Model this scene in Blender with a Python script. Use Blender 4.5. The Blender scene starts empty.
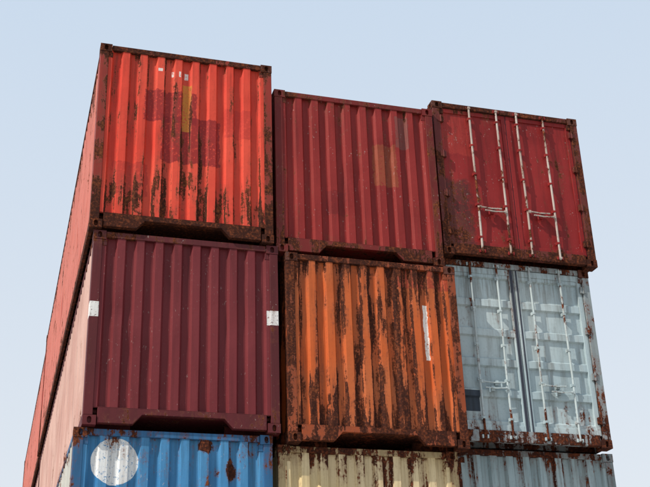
import bpy, bmesh, math, random
from mathutils import Vector, Matrix, noise as mnoise
scene=bpy.context.scene
W=2.438; L=12.19; GROUND=-7.86
# ---------------------------------------------------------------- node helper
class T:
    def __init__(s,name):
        s.mat=bpy.data.materials.new(name); s.mat.use_nodes=True
        s.nt=s.mat.node_tree; s.nt.nodes.clear()
        s.out=s.nt.nodes.new('ShaderNodeOutputMaterial'); s.b=s.nt.nodes.new('ShaderNodeBsdfPrincipled')
        s.nt.links.new(s.b.outputs[0],s.out.inputs[0])
        tc=s.nt.nodes.new('ShaderNodeTexCoord'); s.P=tc.outputs['Object']
        sx=s.nt.nodes.new('ShaderNodeSeparateXYZ'); s.nt.links.new(s.P,sx.inputs[0]); s.x,s.y,s.z=sx.outputs
    def put(s,i,v):
        if isinstance(v,bpy.types.NodeSocket): s.nt.links.new(v,i)
        elif isinstance(v,(tuple,list)) and i.type=='RGBA': i.default_value=(*v[:3],1)
        else: i.default_value=v
    def m(s,op,a,b=0.0,c=None,clamp=False):
        n=s.nt.nodes.new('ShaderNodeMath'); n.operation=op; n.use_clamp=clamp
        s.put(n.inputs[0],a); s.put(n.inputs[1],b)
        if c is not None: s.put(n.inputs[2],c)
        return n.outputs[0]
    def add(s,a,b): return s.m('ADD',a,b)
    def mul(s,a,b): return s.m('MULTIPLY',a,b)
    def vec(s,sc,off=(0,0,0)):
        n=s.nt.nodes.new('ShaderNodeMapping'); s.nt.links.new(s.P,n.inputs[0])
        n.inputs['Scale'].default_value=sc; n.inputs['Location'].default_value=off; return n.outputs[0]
    def noise(s,vec,scale=1,detail=4,rough=.55,dist=0):
        n=s.nt.nodes.new('ShaderNodeTexNoise'); s.nt.links.new(vec,n.inputs['Vector'])
        n.inputs['Scale'].default_value=scale; n.inputs['Detail'].default_value=detail
        n.inputs['Roughness'].default_value=rough; n.inputs['Distortion'].default_value=dist
        return n.outputs[0]
    def sm(s,v,lo,hi):
        n=s.nt.nodes.new('ShaderNodeMapRange'); n.interpolation_type='SMOOTHSTEP'
        if hi>=lo: a,b,c,d=lo,hi,0.,1.
        else: a,b,c,d=hi,lo,1.,0.
        s.put(n.inputs[0],v); n.inputs[1].default_value=a; n.inputs[2].default_value=b
        n.inputs[3].default_value=c; n.inputs[4].default_value=d; return n.outputs[0]
    def mix(s,f,a,b,mode='MIX'):
        n=s.nt.nodes.new('ShaderNodeMix'); n.data_type='RGBA'; n.blend_type=mode
        s.put(n.inputs[0],f); s.put(n.inputs[6],a); s.put(n.inputs[7],b); return n.outputs[2]
    def ramp(s,f,stops):
        n=s.nt.nodes.new('ShaderNodeValToRGB'); s.put(n.inputs[0],f); e=n.color_ramp.elements
        e[0].position=stops[0][0]; e[0].color=(*stops[0][1],1); e[1].position=stops[-1][0]; e[1].color=(*stops[-1][1],1)
        for p,c in stops[1:-1]:
            k=e.new(p); k.color=(*c,1)
        return n.outputs[0]
    def bump(s,h,dist,strength=1):
        n=s.nt.nodes.new('ShaderNodeBump'); n.inputs['Distance'].default_value=dist; n.inputs['Strength'].default_value=strength
        s.put(n.inputs['Height'],h); s.nt.links.new(n.outputs[0],s.b.inputs['Normal'])
def paint(name,base,fade,seed=0,t=.60,h=2.59,bottom=.1,top=.05,rib=None,ribw=.04,patches=(),spots=(),
          grime=.35,chip=.0,streaky=.35,rough=.6,ribpale=0.0,valley_shade=0.0):
    """patches: (u0,u1,v0,v1,colour,opacity,edge noise, softness)  spots:(u,v,ru,rv,amount)"""
    k=T(name); o=(seed*7.3,seed*3.1,seed*5.7)
    P=k.vec((1,1,1),o); PS=k.vec((9,9,.75),o); PF=k.vec((26,26,1.6),o)
    big=k.noise(P,.9,2,.5); med=k.noise(k.vec((1.15,1.15,.8),o),4.5,7,.68,.3); fine=k.noise(P,30,4,.65); st=k.noise(PS,1,5,.62,.15); stf=k.noise(PF,1,3,.6)
    col=k.mix(k.sm(big,.35,.65),base,fade)
    col=k.mix(k.mul(k.sm(stf,.45,.75),.35),col,fade)
    r=None
    if rib:
        ax,x0,p,e1=rib
        c=k.x if ax=='x' else k.y
        q=k.m('PINGPONG',k.m('SUBTRACT',c,x0),p/2)
        r=k.sm(k.m('ABSOLUTE',k.m('SUBTRACT',q,e1)),.028,.004)
        if ribpale:  # lighter tone on the outer ridges so the rib stripes show
            f=k.mul(k.sm(q,e1+.0,e1-.02),ribpale)
            col=k.mix(f,col,tuple(min(.8,c_*1.15+.008) for c_ in fade))
        if valley_shade:   # shade of the recessed channels, painted into the colour
            f=k.mul(k.sm(q,e1+.005,e1+.03),valley_shade)
            col=k.mix(f,col,k.mix(1.0,col,(.5,.45,.42),'MULTIPLY'))
    if patches:
        wn=k.noise(P,9,4,.7); wn2=k.noise(k.vec((1,1,1),(o[0]+31,o[1],o[2])),7,4,.7)
        for (u0,u1,v0,v1,c,op,e,sf) in patches:
            if u1<=u0:
                dx=k.m('SUBTRACT',k.x,u0); dz=k.m('SUBTRACT',k.z,v0)
                d=k.m('SQRT',k.add(k.mul(dx,dx),k.mul(dz,dz))); d=k.add(d,k.mul(k.m('SUBTRACT',wn,.5),e))
                mk=k.mul(k.sm(d,v1,v1-.006),k.sm(k.y,.2,.15))
            else:
                xx=k.add(k.x,k.mul(k.m('SUBTRACT',wn,.5),e)); zz=k.add(k.z,k.mul(k.m('SUBTRACT',wn2,.5),e))
                mk=k.mul(k.mul(k.sm(xx,u0,u0+sf),k.sm(xx,u1,u1-sf)),k.mul(k.sm(zz,v0,v0+sf),k.sm(zz,v1,v1-sf)))
                mk=k.mul(mk,k.sm(k.y,.2,.15))
            if e>0: mk=k.mul(mk,k.sm(fine,.30,.46))
            col=k.mix(k.mul(mk,op),col,c)
    g=k.mul(k.sm(st,.45,.72),grime)
    col=k.mix(g,col,k.mix(1.0,col,(.36,.29,.25),'MULTIPLY'))
    col=k.mix(k.mul(k.sm(fine,.5,.75),grime*.5),col,k.mix(1.0,col,(.55,.5,.48),'MULTIPLY'))
    dr=k.mul(k.sm(k.z,h-1.1,h-.1),k.sm(stf,.44,.66))
    col=k.mix(k.mul(dr,grime*.9),col,k.mix(1.0,col,(.42,.33,.27),'MULTIPLY'))
    R=k.add(k.mul(med,1-streaky-.15),k.add(k.mul(st,streaky),k.mul(fine,.15)))
    R=k.add(R,k.mul(k.sm(k.z,.85,.12),bottom)); R=k.add(R,k.mul(k.sm(k.z,h-.35,h-.05),top))
    R=k.add(R,k.mul(k.m('SUBTRACT',big,.5),.22))
    if rib: R=k.add(R,k.mul(r,ribw))
    for (u,v,ru,rv,am) in spots:
        dx=k.mul(k.m('SUBTRACT',k.x,u),1/ru); dz=k.mul(k.m('SUBTRACT',k.z,v),1/rv)
        d=k.m('SQRT',k.add(k.mul(dx,dx),k.mul(dz,dz)))
        R=k.add(R,k.mul(k.sm(d,1.0,.1),am))
    mask=k.sm(R,t,t+.02); halo=k.sm(R,t-.06,t+.02)
    rc=k.ramp(k.add(k.mul(fine,.6),k.mul(med,.45)),[(.36,(.018,.009,.008)),(.53,(.05,.017,.011)),(.63,(.14,.040,.018)),(.75,(.26,.085,.035))])
    col=k.mix(k.mul(halo,.42),col,(.15,.045,.024))
    if chip:
        ch=k.noise(k.vec((1,1,.55),(o[0]+9,o[1],o[2])),38,3,.6)
        cm=k.mul(k.sm(ch,.66,.68),k.sm(med,.47,.56))
        col=k.mix(k.mul(cm,chip),col,(.5,.45,.41))
    col=k.mix(mask,col,rc)
    k.put(k.b.inputs['Base Color'],col)
    k.put(k.b.inputs['Roughness'],k.add(rough,k.add(k.mul(mask,.92-rough),k.mul(k.m('SUBTRACT',med,.5),.3))))
    k.put(k.b.inputs['Specular IOR Level'],k.add(.25,k.mul(mask,-.18)))
    k.bump(k.add(k.mul(mask,.7),k.mul(med,.8)),.004,.8)
    return k.mat
# ---------------------------------------------------------------- mesh helper
class MB:
    def __init__(s): s.v=[]; s.f=[]
    def box(s,a,b):
        x0,y0,z0=a; x1,y1,z1=b; n=len(s.v)
        s.v+=[(x0,y0,z0),(x1,y0,z0),(x1,y1,z0),(x0,y1,z0),(x0,y0,z1),(x1,y0,z1),(x1,y1,z1),(x0,y1,z1)]
        s.f+=[tuple(n+i for i in q) for q in ((0,3,2,1),(4,5,6,7),(0,1,5,4),(1,2,6,5),(2,3,7,6),(3,0,4,7))]
    def prism(s,poly,y0,y1):
        n=len(s.v);m=len(poly)
        s.v+=[(x,y0,z) for x,z in poly]+[(x,y1,z) for x,z in poly]
        s.f.append(tuple(n+i for i in range(m))); s.f.append(tuple(n+m+i for i in reversed(range(m))))
        for i in range(m): j=(i+1)%m; s.f.append((n+i,n+m+i,n+m+j,n+j))
    def cyl(s,a,b,r,k=10):
        a=Vector(a);b=Vector(b);d=(b-a).normalized();u=d.orthogonal().normalized();w=d.cross(u);n=len(s.v)
        for p in (a,b):
            for i in range(k):
                t=2*math.pi*i/k; s.v.append(tuple(p+u*math.cos(t)*r+w*math.sin(t)*r))
        s.f.append(tuple(n+i for i in reversed(range(k)))); s.f.append(tuple(n+k+i for i in range(k)))
        for i in range(k): j=(i+1)%k; s.f.append((n+i,n+j,n+k+j,n+k+i))
    def casting(s,cx,cy,cz,sx,sy,sz,fx,fy):
        """corner casting with real oval openings in the end face (fy) and the side face (fx)"""
        def face(org,U,V,N,w,h):
            k=16; n=len(s.v); ring=[];hole=[]
            for i in range(k):
                t=2*math.pi*(i+.5)/k; c,sn=math.cos(t),math.sin(t); q=max(abs(c),abs(sn))
                ring.append((c/q*w/2,sn/q*h/2)); rr=min(w,h)*.27
                hole.append((c*rr*.85,sn*rr+ (0.012 if sn>0 else -.012)))
            for lst,dep in ((ring,0),(hole,0),(hole,.045)):
                for a,b in lst: s.v.append(tuple(org+U*a+V*b-N*dep))
            for i in range(k):
                j=(i+1)%k
                s.f.append((n+i,n+j,n+k+j,n+k+i)); s.f.append((n+k+i,n+k+j,n+2*k+j,n+2*k+i))
            s.f.append(tuple(n+2*k+i for i in range(k)))
            for q in range(4):
                a=ring[(q*4+1)%k]; b=ring[(q*4+2)%k]; n2=len(s.v)
                cxs=w/2*(1 if a[0]+b[0]>0 else -1); czs=h/2*(1 if a[1]+b[1]>0 else -1)
                for a2 in (a,(cxs,czs),b): s.v.append(tuple(org+U*a2[0]+V*a2[1]))
                s.f.append((n2,n2+1,n2+2))
        X,Y,Z=Vector((1,0,0)),Vector((0,1,0)),Vector((0,0,1))
        c=Vector((cx,cy,cz))
        face(c+Y*fy*sy/2,X,Z,Y*fy,sx,sz); face(c+X*fx*sx/2,Y,Z,X*fx,sy,sz)
        n=len(s.v)
        x0,x1,y0,y1,z0,z1=cx-sx/2,cx+sx/2,cy-sy/2,cy+sy/2,cz-sz/2,cz+sz/2
        s.v+=[(x0,y0,z0),(x1,y0,z0),(x1,y1,z0),(x0,y1,z0),(x0,y0,z1),(x1,y0,z1),(x1,y1,z1),(x0,y1,z1)]
        fs=[(0,3,2,1),(4,5,6,7)]
        fs.append((2,3,7,6) if fy<0 else (0,1,5,4)); fs.append((1,2,6,5) if fx<0 else (3,0,4,7))
        s.f+=[tuple(n+i for i in q) for q in fs]
    def obj(s,name,parent,mat,bevel=0,smooth=False):
        me=bpy.data.meshes.new(name); me.from_pydata(s.v,[],s.f); me.materials.append(mat)
        bm=bmesh.new(); bm.from_mesh(me); bmesh.ops.recalc_face_normals(bm,faces=bm.faces); bm.to_mesh(me); bm.free()
        if smooth:
            for p in me.polygons: p.use_smooth=True
        ob=bpy.data.objects.new(name,me); scene.collection.objects.link(ob); ob.parent=parent
        if bevel:
            m=ob.modifiers.new('b','BEVEL'); m.width=bevel; m.segments=2; m.limit_method='ANGLE'
        return ob
def corr(u0,u1,p,e,sl,dep,n):
    pts=[(u0,0.0)]
    for i in range(n):
        a=u0+i*p
        pts+=[(a+e,0.0),(a+e+sl,dep),(a+p-e-sl,dep),(a+p-e,0.0)]
    pts.append((u1,0.0)); return pts
def sheet(prof,z0,z1,place,nz,seed,dent,name,parent,mat,dings=()):
    v=[];f=[];m=len(prof)
    for j in range(nz+1):
        z=z0+(z1-z0)*j/nz
        for u,d in prof:
            k=mnoise.noise(Vector((u*1.7+seed*3.3,z*1.5,seed)))*dent+mnoise.noise(Vector((u*6+seed,z*4,seed*2.1)))*dent*.4
            for (du,dz,rr,dd) in dings:
                q=math.hypot(u-du,z-dz)/rr
                if q<1: k+=dd*(1-q*q)**2
            e=min(1,(z-z0)*5,(z1-z)*5)
            v.append(place(u+k*.4*e,d+k*e,z))
    for j in range(nz):
        for i in range(m-1): a=j*m+i; f.append((a,a+1,a+m+1,a+m))
    mb=MB(); mb.v=v; mb.f=f; return mb.obj(name,parent,mat)

def container(x,y,z,h,wall,frame,cast,side,door=None,rodmat=None,gasket=None,seed=1,notch=True,length=L):
    E=bpy.data.objects.new('shipping_container',None); scene.collection.objects.link(E); E.location=(x,y,z)
    E.empty_display_size=.5
    rnd=random.Random(seed)
    pw=.115; cs=(.162,.178,.118)
    mb=MB()
    for fx,cx in ((-1,cs[0]/2),(1,W-cs[0]/2)):
        for fy,cy in ((-1,cs[1]/2),(1,length-cs[1]/2)):
            for cz in (cs[2]/2-.014,h-cs[2]/2+.004):
                mb.casting(cx+fx*.004,cy+fy*.004,cz,cs[0],cs[1],cs[2],fx,fy)
    mb.obj('corner_castings',E,cast)
    mb=MB(); zb=cs[2]-.012; zt=h-cs[2]+.002
    for x0 in (0,W-pw):
        for y0 in (0,length-.15): mb.box((x0,y0,zb),(x0+pw,y0+.15,zt))
    for yy0,yy1 in ((.008,.09),(length-.09,length-.008)):
        mb.box((cs[0],yy0,h-.085),(W-cs[0],yy1,h-.004))
        if notch and yy0<1:
            a=.17; hi=.205
            mb.prism([(a,.015),(.60,.015),(.71,.135),(W-.71,.135),(W-.60,.015),(W-a,.015),(W-a,hi),(a,hi)],yy0,yy1)
        else: mb.box((cs[0],yy0,.012),(W-cs[0],yy1,.17))
    for sx in (0,1):
        a=pw-.002 if sx==0 else W-pw-.06
        mb.box((a,.012,h-.20),(a+.062,.05,h-.1175))
    for x0 in (.006,W-.066):
        mb.box((x0,cs[1],h-.075),(x0+.06,length-cs[1],h-.006))
    for x0 in (.004,W-.054):
        mb.box((x0,cs[1],.015),(x0+.05,length-cs[1],.165))
    mb.obj('frame',E,frame,.006)
    mb=MB(); mb.box((.06,.1,.16),(W-.06,length-.1,.2))
    yy=.45
    while yy<length-.3:
        if notch and yy<3.2:
            mb.box((.06,yy,.04),(.62,yy+.045,.158)); mb.box((W-.62,yy,.04),(W-.06,yy+.045,.158))
        else: mb.box((.06,yy,.04),(W-.06,yy+.045,.158))
        yy+=.3
    mb.obj('floor',E,frame)
    n=int((length-.3)/.276); p=(length-.3)/n
    pr=corr(.15,length-.15,p,.036,.068,.036,n)
    sd=[(rnd.uniform(.5,length-.5),rnd.uniform(.4,2.2),rnd.uniform(.25,.6),rnd.uniform(.01,.03)) for _ in range(9)]
    sheet(pr,.16,h-.07,lambda u,d,zz:(.014+d,u,zz),8,seed,.012,'left_wall',E,side,sd)
    sheet(pr,.16,h-.07,lambda u,d,zz:(W-.014-d,u,zz),1,seed+5,0,'right_wall',E,side)
    pr=corr(.08,length-.08,(length-.16)/56,.03,.03,.02,56)
    sheet(pr,.05,W-.05,lambda u,d,q:(q,u,h-.02-d),1,seed,0,'roof',E,side)
    pr=corr(pw,W-pw,(W-2*pw)/9,.048,.028,.044,9)
    sheet(pr,.17,h-.08,lambda u,d,zz:(u,length-.02-d,zz),2,seed+2,.004,'rear_wall',E,wall)
    if door is None:
        dd=[(rnd.uniform(.3,2.1),rnd.uniform(.3,h-.4),rnd.uniform(.15,.4),rnd.uniform(.004,.012)) for _ in range(4)]
        sheet(pr,.2,h-.08,lambda u,d,zz:(u,.018+d,zz),26,seed+1,.009,'end_wall',E,wall,dd)
        if notch:
            m3=MB(); m3.box((pw,.010,.205),(W-pw,.030,.213)); m3.obj('weld_bead',E,frame,.002)
    else:
        fy=.05; mid=W/2; z0=.165; z1=h-.09
        mb=MB()
        leafs=((pw+.008,mid-.006),(mid+.006,W-pw-.008))
        bd=.07 if door=='flat' else .075; pf=.012 if door=='flat' else .02; bb=.07 if door=='flat' else .09
        for a,b in leafs:
            mb.box((a,fy-pf,z0),(a+bd,fy+.04,z1)); mb.box((b-bd,fy-pf,z0),(b,fy+.04,z1))
            mb.box((a+bd,fy-pf,z0),(b-bd,fy+.04,z0+bb)); mb.box((a+bd,fy-pf,z1-bb),(b-bd,fy+.04,z1))
        mb.obj('door_frames',E,wall,.005)
        for a,b in leafs:
            if door=='flat':
                prof=[(a+.07+i*(b-a-.14)/14,0) for i in range(15)]
                o=sheet(prof,z0+.07,z1-.07,lambda u,d,zz:(u,fy+.006+d,zz),26,seed+a*5,.022,'door_panel',E,wall)
                for q in o.data.polygons: q.use_smooth=True
            else:
                Hh=z1-z0-.18; k=5; v=[];f=[]
                rows=[]
                for i in range(k):
                    q=z0+.09+i*Hh/k
                    rows+=[(q,0),(q+.05,0),(q+.072,.034),(q+Hh/k-.072,.034),(q+Hh/k-.05,0)]
                rows.append((z1-.09,0)); nx=13
                for zz,d in rows:
                    for i in range(nx):
                        u=a+.075+(b-a-.15)*i/(nx-1); q=mnoise.noise(Vector((u*3+seed,zz*2,seed)))*.009
                        v.append((u,fy-.008+d+q,zz+q))
                for j in range(len(rows)-1):
                    for i in range(nx-1): c=j*nx+i; f.append((c,c+1,c+nx+1,c+nx))
                m2=MB(); m2.v=v; m2.f=f; m2.obj('door_panel',E,wall)
        mb=MB(); gw=.012
        mb.box((pw,fy-.006,z0-.006),(pw+gw,fy+.03,z1+.006)); mb.box((W-pw-gw,fy-.006,z0-.006),(W-pw,fy+.03,z1+.006))
        mb.box((mid-.012,fy+.0,z0),(mid+.012,fy+.03,z1))
        mb.box((pw,fy-.004,z1+.001),(W-pw,fy+.03,z1+.0052))
        if door=='ribbed':
            mb.box((mid-.060,fy-.026,z0+.002),(mid-.018,fy-.0201,z1-.002)); mb.box((mid+.035,fy-.026,z0+.002),(mid+.055,fy-.0201,z1-.002))
        mb.obj('door_gasket',E,gasket)
        mb=MB(); kb=MB()
        fr=(.245,.43,.57,.755) if door=='flat' else (.215,.385,.60,.80)
        ry=-.004
        for i,u in enumerate(fr):
            xx=u*W; b1=rnd.uniform(-.008,.008); b2=rnd.uniform(-.006,.004)
            pts=[(xx,ry,.05),(xx+b1,ry+b2*.3,h*.36),(xx-b1*.5,ry,h*.7),(xx,ry,h-.03)]
            for a_,b_ in zip(pts,pts[1:]): mb.cyl(a_,b_,.0165,12)
            for zz in (.075,h-.06):
                kb.box((xx-.050,-.012,zz-.024),(xx-.024,.012,zz+.024)); kb.box((xx+.024,-.012,zz-.024),(xx+.050,.012,zz+.024))
                mb.box((xx-.02,-.026,zz-.016),(xx+.02,.004,zz+.016))
            for q in (.12,.33,.52,.72,.9):
                q+=rnd.uniform(-.006,.006)
                zz=h*q; kb.box((xx-.034,-.006,zz-.024),(xx+.034,.036,zz+.024)); kb.box((xx-.021,-.025,zz-.015),(xx+.021,-.006,zz+.015))
            s_=1 if i in (0,2) else -1
            zz=h*(.31 if i in(0,2) else .285)+rnd.uniform(-.015,.015); hx=xx+s_*.36
            mb.box((min(xx,xx+s_*.05),-.034,zz-.022),(max(xx,xx+s_*.05),-.018,zz+.022))
            mb.cyl((xx+s_*.03,-.03,zz),(xx+s_*.2,-.034,zz-.014),.011,8); mb.cyl((xx+s_*.2,-.034,zz-.014),(hx,-.03,zz-.004),.012,8)
            kb.box((xx+s_*.24-.028,-.022,zz-.045),(xx+s_*.24+.028,.036,zz+.025))
            kb.box((xx+s_*.30-.012,-.04,zz-.075),(xx+s_*.30+.012,-.030,zz+.005))
        mb.obj('locking_bars',E,rodmat,.003); kb.obj('bar_brackets',E,wall,.004)
        hb=MB()
        for q in (.14,.38,.64,.88):
            for sx in (0,1):
                a=pw-.045 if sx==0 else W-pw-.05
                hb.box((a,-.01,h*q-.05),(a+.095,.034,h*q+.05)); hb.cyl((a+.048,-.012,h*q-.06),(a+.048,-.012,h*q+.06),.014,8)
        hb.obj('hinges',E,frame,.003)
    return E
# ---------------------------------------------------------------- materials
RB=('x',.115,(W-.23)/9,.062)
def ft(name,c,seed,t=.56,h=2.59,bottom=.08,top=.05,**k): return paint(name,c,tuple(i*.8 for i in c),seed,t=t,h=h,bottom=bottom,top=top,**k)
def rect(H,u0,u1,v0,v1,c,op,e=.12,sf=.01): return (u0*W,u1*W,v0*H,v1*H,c,op,e,sf)
W_={};F_={};S_={};C_={}
H=2.818
W_['A1']=paint('red_orange_paint',(.53,.036,.018),(.58,.062,.032),1,t=.583,h=H,bottom=.065,top=.02,rib=RB,ribw=.05,streaky=.56,grime=.42,ribpale=.3,valley_shade=.15,
  patches=[rect(H,.26,.56,.60,.78,(.22,.012,.013),.85),rect(H,.36,.70,.38,.64,(.22,.012,.013),.85),rect(H,.10,.30,.18,.36,(.33,.022,.015),.6),rect(H,.72,.88,.55,.72,(.38,.026,.018),.6),
   rect(H,.475,.53,.56,.83,(.50,.19,.025),.85,.03),rect(H,.33,.36,.885,.905,(.7,.67,.63),.9,.02),rect(H,.41,.425,.865,.90,(.7,.67,.63),.9,.02),rect(H,.45,.465,.865,.90,(.7,.67,.63),.9,.02),rect(H,.485,.51,.86,.90,(.7,.67,.63),.9,.02)],
  spots=[(2.0,.5,.5,.4,.05),(1.35,.7,.25,.5,.05),(.25,.6,.25,.5,.05),(.15,1.6,.12,1.2,.04)])
F_['A1']=ft('red_frame_paint',(.24,.025,.016),2,t=.52,h=H,bottom=.14,top=.10)
C_['A1']=paint('casting_steel',(.08,.027,.018),(.045,.024,.018),3,t=.49)
H=2.556
W_['A2']=paint('dark_red_paint',(.195,.012,.010),(.225,.017,.014),5,t=.615,h=H,bottom=.03,rib=RB,ribw=.02,grime=.38,chip=.3,ribpale=.25,valley_shade=.15,
  patches=[rect(H,.60,.75,.46,.73,(.24,.055,.022),.75,.14),rect(H,.75,.84,.72,.93,(.17,.06,.05),.7,.06),rect(H,.3,.42,.25,.4,(.14,.009,.009),.6)])
F_['A2']=ft('dark_red_frame',(.145,.013,.011),6,t=.585,h=H,bottom=.10,top=.05,chip=.3); C_['A2']=F_['A2']
H=2.531
W_['A3']=paint('crimson_door_paint',(.195,.010,.010),(.235,.015,.014),7,t=.61,h=H,bottom=.04,grime=.45,chip=.4,streaky=.30,
  patches=[rect(H,.04,.25,.66,.97,(.32,.030,.022),.7,.3),rect(H,-.1,.24,.03,.50,(.05,.016,.013),.8,.35,.12)],spots=[(.22,.9,.3,.9,.06),(.25,.3,.35,.4,.06),(1.2,.15,1.2,.16,.05)])
F_['A3']=ft('crimson_frame',(.11,.015,.013),8,t=.51,h=H,chip=.4); C_['A3']=C_['A1']
H=2.553
W_['B1']=paint('maroon_paint',(.120,.012,.016),(.14,.017,.021),9,t=.68,h=H,bottom=.02,rib=RB,ribw=.01,grime=.32,chip=.2,ribpale=.35,valley_shade=.15,
  patches=[rect(H,.935,.995,.555,.635,(.68,.67,.65),1,.012,.002)])
F_['B1']=paint('maroon_frame',(.095,.012,.015),(.075,.011,.013),10,t=.61,h=H,bottom=.06,chip=.4,patches=[(-.05,.14,.535*H,.615*H,(.68,.67,.65),1,.012,.002),(.935*W,2.5,.555*H,.635*H,(.68,.67,.65),1,.012,.002)]); C_['B1']=F_['B1']
H=2.574
W_['B2']=paint('orange_paint',(.45,.082,.014),(.42,.105,.030),11,t=.531,h=H,bottom=.03,top=.05,rib=RB,ribw=.05,streaky=.62,grime=.5,ribpale=.15,valley_shade=.2,
  patches=[rect(H,.62,.97,.86,.98,(.30,.03,.018),.7,.25),(.795*W,.822*W,.46*H,.77*H,(.75,.73,.68),.95,.045,.006)],
  spots=[(1.35,1.5,.7,.9,.055),(1.7,2.2,.5,.5,.05),(.35,1.5,.4,1.0,-.02)])
F_['B2']=ft('orange_frame',(.27,.056,.017),12,t=.50,h=H); C_['B2']=C_['A1']
H=2.674
W_['B3']=paint('pale_blue_door_paint',(.33,.415,.44),(.41,.48,.49),13,t=.628,h=H,bottom=.055,grime=.6,chip=0,streaky=.42,
  patches=[rect(H,.0,.215,.165,.275,(.02,.03,.05),.95,.0,.003)],spots=[(1.9,.45,.5,.5,.05)])
F_['B3']=ft('pale_blue_frame',(.25,.29,.30),14,t=.55,h=H,grime=.5); C_['B3']=C_['A1']
H=2.591
W_['C1']=paint('blue_paint',(.028,.155,.34),(.055,.205,.39),15,t=.60,h=H,bottom=.03,top=.03,rib=RB,ribw=.03,grime=.4,chip=.3,ribpale=.3,valley_shade=.15,
  patches=[(.50,.0,2.20,.285,(.68,.69,.68),.97,.02,0)],spots=[(1.9,2.12,.16,.2,.20),(1.6,2.42,.18,.12,.16),(1.72,2.1,.1,.1,.12)])
F_['C1']=ft('blue_frame',(.03,.12,.26),16,t=.56,h=H); C_['C1']=F_['C1']
W_['C2']=paint('cream_paint',(.56,.44,.22),(.62,.50,.30),17,t=.590,h=H,bottom=.05,top=.05,rib=RB,ribw=.045,grime=.45,valley_shade=.15,streaky=.5)
F_['C2']=ft('cream_frame',(.42,.32,.17),18,t=.54,h=H); C_['C2']=F_['C2']
W_['C3']=paint('grey_blue_paint',(.25,.34,.37),(.32,.40,.42),19,t=.59,h=H,bottom=.05,top=.05,rib=RB,ribw=.045,grime=.5,valley_shade=.15,streaky=.5)
F_['C3']=ft('grey_blue_frame',(.2,.24,.25),20,t=.52,h=H); C_['C3']=F_['C3']
RS=('y',.15,(L-.3)/int((L-.3)/.276),.07)
S_['A']=paint('faded_red_side',(.28,.038,.025),(.40,.12,.09),21,t=.58,h=2.8,rib=RS,ribw=.03,bottom=.05,streaky=.4,ribpale=.85)
S_['B']=paint('faded_pink_side',(.42,.24,.20),(.50,.32,.27),22,t=.63,h=2.6,rib=RS,ribw=.01,grime=.35,valley_shade=.3)
S_['C']=paint('pale_side',(.38,.38,.35),(.44,.44,.40),23,t=.6,h=2.6,rib=RS,ribw=.03)
rod=paint('galvanised_bar',(.44,.39,.35),(.31,.23,.19),24,t=.54,bottom=.05,streaky=.2)
rodb=paint('painted_bar',(.40,.47,.48),(.36,.42,.42),25,t=.56,streaky=.2)
g=T('rubber'); g.put(g.b.inputs['Base Color'],g.mix(g.noise(g.P,12,4),(.012,.016,.03),(.03,.034,.05))); g.put(g.b.inputs['Roughness'],.7); gasket=g.mat
# ---------------------------------------------------------------- containers
pos={'A1':(0,0,0,2.818),'A2':(2.496,.067,-.076,2.556),'A3':(4.979,.128,.161,2.531),
'B1':(.066,.048,-2.591,2.553),'B2':(2.608,.007,-2.698,2.574),'B3':(4.892,.282,-2.531,2.674),
'C1':(-.017,.133,-5.214,2.591),'C2':(2.51,.213,-5.303,2.591),'C3':(5.029,.548,-5.146,2.591)}
for i,(n,(x,y,z,h)) in enumerate(pos.items()):
    dr={'A3':'flat','B3':'ribbed'}.get(n)
    container(x,y,z,h,W_[n],F_[n],C_[n],S_[n[0]] if n[1]=='1' else W_[n],door=dr,
      rodmat=rod if n=='A3' else rodb,gasket=gasket,seed=i+1,notch=dr is None)
for i,(n,x,y) in enumerate((('B1',0,.1),('C3',2.51,.15),('B2',5.03,.5))):
    top=pos['C%d'%(i+1)][2]-.03
    container(x,y,GROUND+.015,top-GROUND-.015,W_[n],F_[n],C_[n],W_[n],seed=20+i)
for i,(n,(x,y,z,h)) in enumerate(pos.items()):
    w={'A1':'A1','A2':'B2','A3':'B1','B1':'B1','B2':'A2','B3':'C1','C1':'C3','C2':'B3','C3':'A2'}[n]
    sd=S_[n[0]] if n[1]=='1' else W_[w]
    container(x+.03,y+L+.08,z,h,W_[w],F_[w],C_[w],sd,seed=30+i)
for i,(n,x,y) in enumerate((('A2',0,.1),('B2',2.51,.15),('C1',5.03,.5))):
    top=pos['C%d'%(i+1)][2]-.03
    container(x,y+L+.08,GROUND+.015,top-GROUND-.015,W_[n],F_[n],C_[n],W_[n],seed=50+i)
# ---------------------------------------------------------------- ground
k=T('yard_concrete'); n1=k.noise(k.P,.15,6,.6); n2=k.noise(k.P,3,8,.65)
c=k.mix(n1,(.34,.32,.29),(.42,.40,.37)); c=k.mix(k.sm(n2,.5,.7),c,(.24,.22,.20))
bx=k.m('PINGPONG',k.x,3.0); by=k.m('PINGPONG',k.y,3.0)
j=k.m('MAXIMUM',k.sm(bx,.03,.01),k.sm(by,.03,.01)); c=k.mix(j,c,(.06,.055,.05))
k.put(k.b.inputs['Base Color'],c); k.put(k.b.inputs['Roughness'],.85); k.bump(n2,.01,.5)
mb=MB(); s=4000; mb.v=[(-s,-s,0),(s,-s,0),(s,s,0),(-s,s,0)]; mb.f=[(0,1,2,3)]
gob=mb.obj('ground',None,k.mat); gob.location=(0,0,GROUND)
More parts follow.
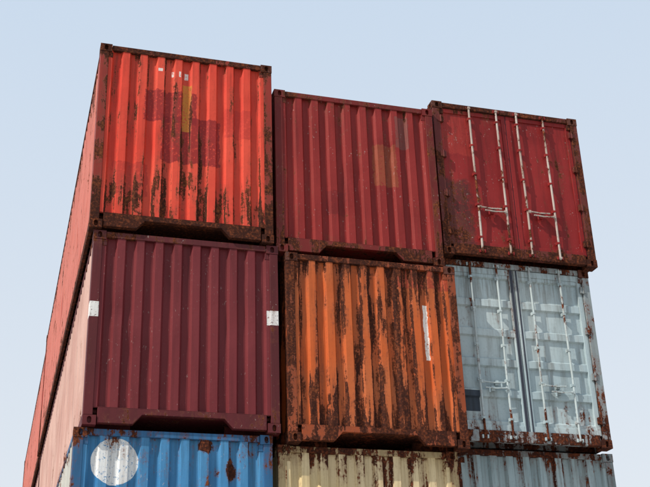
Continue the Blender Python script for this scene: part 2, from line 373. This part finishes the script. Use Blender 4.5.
# ---------------------------------------------------------------- light
S=Vector((-1,-.42,0)).normalized(); el=math.radians(45); S=Vector((S.x*math.cos(el),S.y*math.cos(el),math.sin(el)))
sun=bpy.data.lights.new('sun','SUN'); sun.energy=4.8; sun.angle=math.radians(.5); sun.color=(1,.93,.84)
so=bpy.data.objects.new('sun',sun); scene.collection.objects.link(so); so.rotation_euler=S.to_track_quat('Z','Y').to_euler()
w=bpy.data.worlds.new('World'); scene.world=w; w.use_nodes=True; nt=w.node_tree
bg=nt.nodes['Background']; sky=nt.nodes.new('ShaderNodeTexSky'); sky.sky_type='NISHITA'; sky.sun_disc=False
sky.sun_elevation=el; sky.sun_rotation=math.atan2(S.x,S.y); sky.air_density=1.0; sky.dust_density=3; sky.ozone_density=1.0
# thin high haze over the clear sky: thicker toward the horizon
tc=nt.nodes.new('ShaderNodeTexCoord'); sx=nt.nodes.new('ShaderNodeSeparateXYZ'); nt.links.new(tc.outputs['Generated'],sx.inputs[0])
mr=nt.nodes.new('ShaderNodeMapRange'); nt.links.new(sx.outputs[2],mr.inputs[0]); mr.inputs[1].default_value=.10; mr.inputs[2].default_value=.80
cr=nt.nodes.new('ShaderNodeValToRGB'); nt.links.new(mr.outputs[0],cr.inputs[0])
cr.color_ramp.elements[0].color=(.84,.875,.91,1); cr.color_ramp.elements[1].color=(.58,.73,.91,1)
sc=nt.nodes.new('ShaderNodeVectorMath'); sc.operation='SCALE'; nt.links.new(cr.outputs[0],sc.inputs[0]); sc.inputs['Scale'].default_value=1/.15
mx=nt.nodes.new('ShaderNodeMix'); mx.data_type='RGBA'; mx.inputs[0].default_value=.88
nt.links.new(sky.outputs[0],mx.inputs[6]); nt.links.new(sc.outputs[0],mx.inputs[7])
nt.links.new(mx.outputs[2],bg.inputs[0]); bg.inputs[1].default_value=.15
# ---------------------------------------------------------------- camera
cam=bpy.data.cameras.new('camera'); co=bpy.data.objects.new('camera',cam); scene.collection.objects.link(co); scene.camera=co
p,yw,r=math.radians(24.82),math.radians(17.23),math.radians(-2.02)
f=Vector((math.sin(yw)*math.cos(p),math.cos(yw)*math.cos(p),math.sin(p))); rt=Vector((math.cos(yw),-math.sin(yw),0)); up=rt.cross(f)
X=math.cos(r)*rt+math.sin(r)*up; Y=-math.sin(r)*rt+math.cos(r)*up
M=Matrix((X,Y,-f)).transposed().to_4x4(); M.translation=Vector((-.878,-13.021,-6.251)); co.matrix_world=M
cam.sensor_width=36; cam.lens=36*1099.7/650; cam.clip_end=10000
scene.view_settings.view_transform='Standard'; scene.view_settings.look='None'; scene.view_settings.exposure=0
